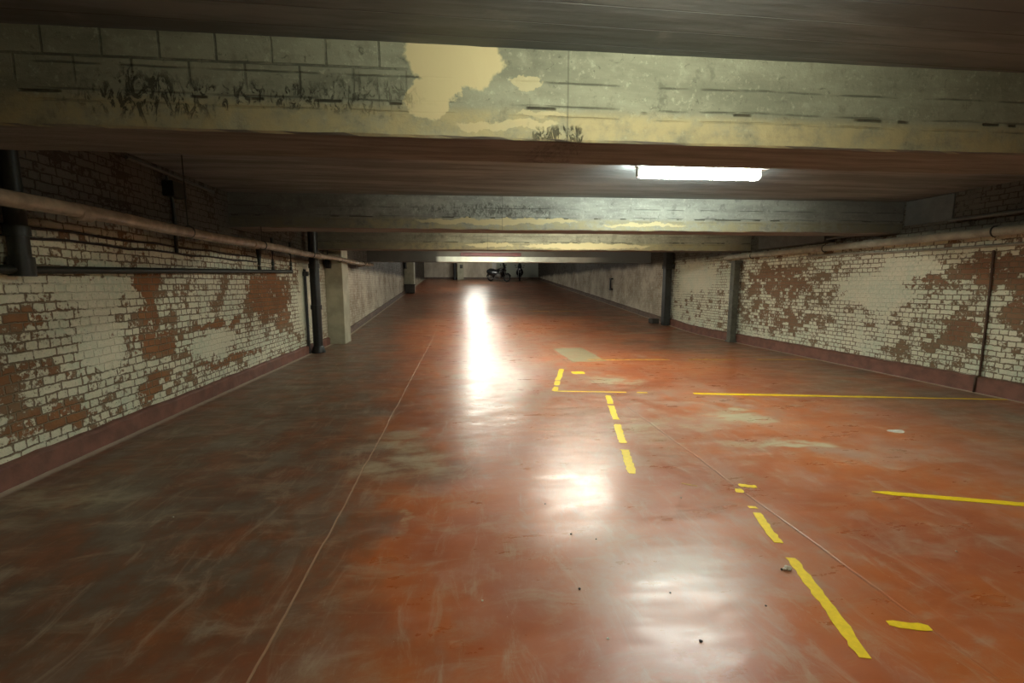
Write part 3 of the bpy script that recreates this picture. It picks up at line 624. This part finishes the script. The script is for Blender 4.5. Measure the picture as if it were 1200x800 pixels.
def motorcycle(label, loc, rz, topbox=True, screen=True):
    t = thing('motorcycle', label, 'motorcycle', loc, rz, 'motorcycles parked at the far end')
    wheel(t, .74, .31, 'front_wheel'); wheel(t, -.70, .31, 'rear_wheel')
    bm = NB()
    for s in (-1, 1): tube(bm, [(s * .085, .74, .31), (s * .085, .58, .72), (s * .085, .46, .98)], [.024, .028, .03], 10)
    box(bm, (-.11, .46, .80), (.11, .56, .85), .01); obj('fork', bm, M['steel'], t, smooth=True)
    bm = NB(); 
    for s in (-1, 1):
        tube(bm, [(s * .1, .50, .86), (s * .14, .3, .72), (s * .15, -.1, .55), (s * .13, -.35, .40)], .022, 8)
        tube(bm, [(s * .1, .48, .76), (s * .13, .36, .34), (s * .13, -.1, .24), (s * .13, -.33, .38), (s * .1, -.75, .78)], .020, 8)
        tube(bm, [(s * .10, -.30, .36), (s * .10, -.70, .31)], .026, 8)
    obj('frame', bm, M['moto_black'], t, smooth=True)
    bm = NB(); loft(bm, [(.40, .80, .05, .05), (.34, .84, .15, .10), (.15, .86, .17, .12), (-.02, .83, .14, .10), (-.12, .79, .09, .06)]); obj('fuel_tank', bm, M['moto_black'], t, smooth=True)
    bm = NB(); loft(bm, [(.30, .42, .12, .12), (.22, .44, .20, .22), (-.02, .42, .22, .22), (-.22, .40, .17, .15)]); 
    for k in range(5): box(bm, (-.2, .16, .52 + k * .028), (.2, .40, .532 + k * .028))
    obj('engine', bm, M['steel'], t, smooth=True)
    bm = NB(); loft(bm, [(-.04, .82, .08, .03), (-.12, .83, .14, .05), (-.35, .82, .16, .05), (-.48, .87, .15, .05), (-.72, .89, .13, .045), (-.80, .88, .09, .03)]); obj('seat', bm, M['seat'], t, smooth=True)
    bm = NB(); loft(bm, [(-.40, .72, .12, .09), (-.65, .78, .11, .08), (-.90, .82, .07, .05)]); tl = obj('tail', bm, M['moto_black'], t, smooth=True)
    bm = NB(); box(bm, (-.06, -.93, .79), (.06, -.89, .84), .008); obj('tail_light', bm, M['red_lens'], tl)
    bm = NB(); tube(bm, [(-.36, .36, 1.05), (-.30, .42, 1.05), (-.12, .47, 1.00), (.12, .47, 1.00), (.30, .42, 1.05), (.36, .36, 1.05)], .014, 8); hb = obj('handlebar', bm, M['moto_black'], t, smooth=True)
    for s in (-1, 1):
        bm = NB(); tube(bm, [(s * .27, .43, 1.05), (s * .33, .42, 1.18)], .006, 6); loft(bm, [(.40, 1.21, .02, .02), (.41, 1.21, .06, .04), (.44, 1.21, .05, .035)])
        bmesh.ops.translate(bm, vec=(0, 0, 0), verts=bm.verts)
        for v_ in bm.verts:
            if v_.co.z > 1.165 and abs(v_.co.x) < .07: v_.co.x += s * .34
        obj('mirror', bm, M['moto_black'], hb, smooth=True)
    bm = NB(); loft(bm, [(.50, .93, .09, .09), (.58, .93, .13, .13), (.66, .92, .11, .10), (.68, .92, .02, .02)]); fr = obj('fairing', bm, M['moto_black'], t, smooth=True)
    bm = NB(); loft(bm, [(.30, .62, .20, .20), (.40, .66, .29, .30), (.50, .76, .27, .24), (.56, .82, .12, .12)]); obj('leg_shield', bm, M['moto_black'], t, smooth=True)
    bm = NB(); loft(bm, [(-.05, .56, .16, .20), (-.30, .58, .25, .26), (-.62, .62, .27, .24), (-.95, .70, .18, .15)]); obj('side_panel', bm, M['moto_black'], t, smooth=True)
    bm = NB(); loft(bm, [(.66, .93, .075, .07), (.70, .93, .06, .055), (.715, .93, .01, .01)]); obj('headlamp', bm, M['glass_lens'], fr, smooth=True)
    bm = NB(); tube(bm, [(.16, .28, .34), (.20, .1, .18), (.20, -.3, .20), (.22, -.85, .34)], [.02, .025, .045, .05], 10); obj('exhaust', bm, M['steel'], t, smooth=True)
    for yy, a0, a1, nm in ((.74, .25, .95, 'front_mudguard'), (-.70, .35, 1.0, 'rear_mudguard')):
        bm = NB(); rr = .345; k0 = None
        for i in range(9):
            a = math.pi * (a0 + (a1 - a0) * i / 8) if yy < 0 else math.pi * (.1 + .75 * i / 8)
            q = [bm.verts.new((x_, yy + rr * math.cos(a), .31 + rr * math.sin(a) - (.02 if abs(x_) > .05 else 0))) for x_ in (-.07, -.04, .04, .07)]
            if k0:
                for j in range(3): bm.faces.new((k0[j], k0[j + 1], q[j + 1], q[j]))
            k0 = q
        bmesh.ops.solidify(bm, geom=bm.faces[:], thickness=.006); obj(nm, bm, M['moto_black'], t, smooth=True)
    bm = NB(); tube(bm, [(-.12, -.1, .24), (-.26, -.04, .0)], .012, 8); obj('side_stand', bm, M['steel'], t)
    if screen:
        bm = NB(); k0 = None
        for i in range(7):
            z_ = .98 + .40 * i / 6; yb = .62 - .16 * i / 6; hw = .17 - .02 * abs(i - 2)
            q = [bm.verts.new((hw * s, yb - .06 * s * s, z_)) for s in (-1, -.5, 0, .5, 1)]
            if k0:
                for j in range(4): bm.faces.new((k0[j], k0[j + 1], q[j + 1], q[j]))
            k0 = q
        bmesh.ops.solidify(bm, geom=bm.faces[:], thickness=.005); obj('windscreen', bm, M['smoke_glass'], t, smooth=True)
    if topbox:
        bm = NB(); box(bm, (-.21, -1.02, .95), (.21, -.62, 1.24), .05); box(bm, (-.08, -.95, .86), (.08, -.65, .96)); obj('top_box', bm, M['moto_black'], t, smooth=False)
    return t
def on_ramp(x, y): return (x, y, floor_z(y))
m1 = motorcycle('black motorcycle parked side on, left of the two at the far end', on_ramp(3.25, 39.6), math.radians(-62), False, True)
m1.rotation_euler = (0, 0, math.radians(-130)); m1.scale = (1.22, 1.22, 1.22)
m2 = motorcycle('black motorcycle parked nose on, right of the two at the far end', on_ramp(5.35, 41.2), math.radians(172), False, True)
m2.scale = (1.15, 1.15, 1.15)
for mm, (x_, y_) in ((m1, (3.25, 39.6)), (m2, (5.35, 41.2))):     # stand square on the sloping floor
    rz = mm.rotation_euler.z
    n_ = Vector((0, -RS, 1)).normalized(); q = Vector((0, 0, 1)).rotation_difference(n_).to_matrix() @ Matrix.Rotation(rz, 3, 'Z')
    mm.rotation_euler = q.to_euler()
bm = NB()
z_ = floor_z(42.6)

# ---------------------------------------------------------------- floor markings
def stripe(label, p0, p1, width, gaps=(), mat='yellow', jit=.10, step=.03, taper=(1, 1), cat='line', wmul=None):
    """worn paint stripe from p0 to p1 on the floor; gaps are (from, to) fractions"""
    r = random.Random(hash(label) % 1000 if False else len(label) * 13 + int(p0[0] * 100))
    p0, p1 = Vector(p0), Vector(p1); L = (p1 - p0).length; d = (p1 - p0) / L; nr = Vector((-d.y, d.x))
    n = max(4, int(L / step)); bm = NB(); prev = None; pieces = []
    for i in range(n + 1):
        t = i / n; hid = any(a < t < b for a, b in gaps)
        near = min([abs(t - e) for g in gaps for e in g] + [t, 1 - t]) * L
        wd = width * (taper[0] + (taper[1] - taper[0]) * t) / 2 * min(1, .72 + near / .04)
        wd *= (wmul(t) if wmul else 1)
        c = p0 + (p1 - p0) * t + nr * width * jit * .8 * noise.noise(Vector((t * L * 3, 0, p0[0] * 5)))
        a = c + nr * wd * (1 + jit * 2.0 * (r.random() - .5)); b = c - nr * wd * (1 + jit * 2.0 * (r.random() - .5))
        if hid:
            if prev: pieces.append(bm); bm = NB()
            prev = None; continue
        q = [bm.verts.new((a.x, a.y, floor_z(a.y) + .0025)), bm.verts.new((b.x, b.y, floor_z(b.y) + .0025))]
        if prev: bm.faces.new((prev[0], prev[1], q[1], q[0]))
        prev = q
    pieces.append(bm)
    root = thing('painted_line', label, cat, (p0.x, p0.y, floor_z(p0.y)), 0, 'yellow parking lines on the floor' if mat.startswith('yellow') else None) if len(gaps) else None
    for bm in [b_ for b_ in pieces if b_.faces]:
        g = bmesh.ops.extrude_face_region(bm, geom=bm.faces[:])
        bmesh.ops.translate(bm, vec=(0, 0, -.0023), verts=[v for v in g['geom'] if isinstance(v, bmesh.types.BMVert)])
        bmesh.ops.delete(bm, geom=[v for v in bm.verts if not v.link_faces], context='VERTS')
        bmesh.ops.translate(bm, vec=(-p0.x, -p0.y, -floor_z(p0.y)), verts=bm.verts)
        if root: obj('dash', bm, M[mat], root)
        else: root = prop(obj('painted_line', bm, M[mat], loc=(p0.x, p0.y, floor_z(p0.y))), label, cat, 'yellow parking lines on the floor' if mat.startswith('yellow') else None)
    return root
stripe('broken yellow line slanting down the middle of the floor, nearest the viewpoint', (2.085, 3.02), (1.66, 1.50), .058, [(.05, .17), (.20, .225), (.47, .545)], jit=.22)
stripe('broken yellow line in three dashes below the yellow corner mark', (2.04, 5.95), (1.385, 3.38), .075, [(.18, .20), (.44, .50), (.73, .79)], jit=.2)
stripe('long yellow bay line running from the corner mark to the right wall', (1.33, 6.30), (7.38, 5.12), .075, [(.175, .19), (.225, .325)], jit=.12, step=.05, wmul=lambda t: .6 if t < .3 else (1.15 if t < .75 else .7))
stripe('short yellow side of the corner mark', (1.34, 6.30), (1.83, 7.98), .085, [(.17, .22), (.40, .43)], jit=.25)
stripe('short yellow dash inside the corner mark', (1.93, 7.62), (2.16, 7.60), .22, jit=.2)
stripe('short yellow dash beside the head of the nearest broken line', (2.13, 3.085), (2.25, 3.04), .05, jit=.3, step=.012)
stripe('wide solid yellow line on the near right floor reaching the picture edge', (3.06, 2.86), (7.0, 1.55), .07, jit=.09, taper=(.85, 1.1), wmul=lambda t: min(1, .2 + t * 30))
stripe('thin faded yellow bay line across the right floor in the middle distance', (2.6, 8.95), (7.36, 8.44), .10, [(.36, .44), (.66, .74)], 'yellow_worn', .2, .08)
stripe('short yellow dash at the lower edge beside the nearest broken line', (1.935, 1.665), (2.10, 1.615), .045, jit=.2)
stripe('thin faded yellow line at the foot of the far ramp', (2.9, 19.3), (5.2, 19.2), .16, [(.4, .5)], 'yellow_worn', .3, .15)
stripe('pale scuffed line reaching towards the dark post', (4.7, 13.4), (7.2, 14.0), .14, [], 'pale_line', .3, .15)
stripe('faint yellow scrap of line left of the nearest short dash', (1.70, 3.16), (1.80, 3.10), .018, jit=.4, step=.012, mat='yellow_worn')

# ---------------------------------------------------------------- floor debris
def crumb(name, x, y, s, mat, label, flat=.6, cat='debris', group=None):
    bm = NB(); bmesh.ops.create_icosphere(bm, subdivisions=2, radius=s)
    for v in bm.verts:
        v.co *= 1 + .5 * noise.noise(v.co * (1.6 / s) + Vector((x, y, 0))); v.co.z *= flat
    zmin = min(v.co.z for v in bm.verts)
    for v in bm.verts: v.co.z -= zmin
    o = obj(name, bm, mat, loc=(x, y, floor_z(y)))
    return prop(o, label, cat, group)
bm = NB()
for i in range(28):
    a = i / 28 * math.tau; k = 1 + .12 * math.sin(3 * a) + .05 * math.sin(7 * a); bm.verts.new((.085 * k * math.cos(a), .055 * k * math.sin(a), .003))
f_ = bm.faces.new(bm.verts[:]); g = bmesh.ops.extrude_face_region(bm, geom=[f_]); bmesh.ops.translate(bm, vec=(0, 0, -.0028), verts=[v for v in g['geom'] if isinstance(v, bmesh.types.BMVert)])
prop(obj('paint_spot', bm, M['white_disc'], loc=(4.6, 4.10, 0)), 'oval white spot on the red floor between the yellow bay lines at right', 'spot')
t = thing('plaster_lump', 'small crumbled lump of pale plaster beside the nearest broken yellow line', 'debris', (1.755, 2.075, 0))
for dx, dy, s in ((0, 0, .016), (.016, .004, .013), (-.018, -.002, .010), (-.032, .003, .006)):
    bm = NB(); bmesh.ops.create_icosphere(bm, subdivisions=2, radius=s)
    for v in bm.verts: v.co *= 1 + .6 * noise.noise(v.co * 70 + Vector((dx * 50, 0, 0))); v.co.z *= .8
    bmesh.ops.translate(bm, vec=(dx, dy, s * .7), verts=bm.verts); obj('fragment', bm, M['crumb'] if s > .007 else M['grit'], t)
grit = [(.57, 2.95), (.66, 2.55), (.80, 2.48), (.58, 2.05), (1.03, 1.97), (1.02, 1.66), (1.45, 1.83), (.95, 1.35)]
for i, (x, y) in enumerate(grit):
    crumb('grit_crumb', x, y, .005 + .002 * (i % 2), M['grit'], 'small dark crumb of grit in the bright floor reflection', group='dark crumbs of grit on the floor')
for x, y, lb in ((.62, 1.72, 'tiny white crumb low on the floor left of the brightest reflection'), (1.58, 2.93, 'tiny white crumb on the floor left of the broken yellow line'),
                 (.08, 2.02, 'tiny white crumb on the deep orange floor'), (2.86, 2.12, 'tiny white crumb on the floor right of the broken yellow line'), (-1.95, 3.05, 'tiny white crumb on the dark dirty floor at left')):
    crumb('plaster_crumb', x, y, .006, M['crumb'], lb)
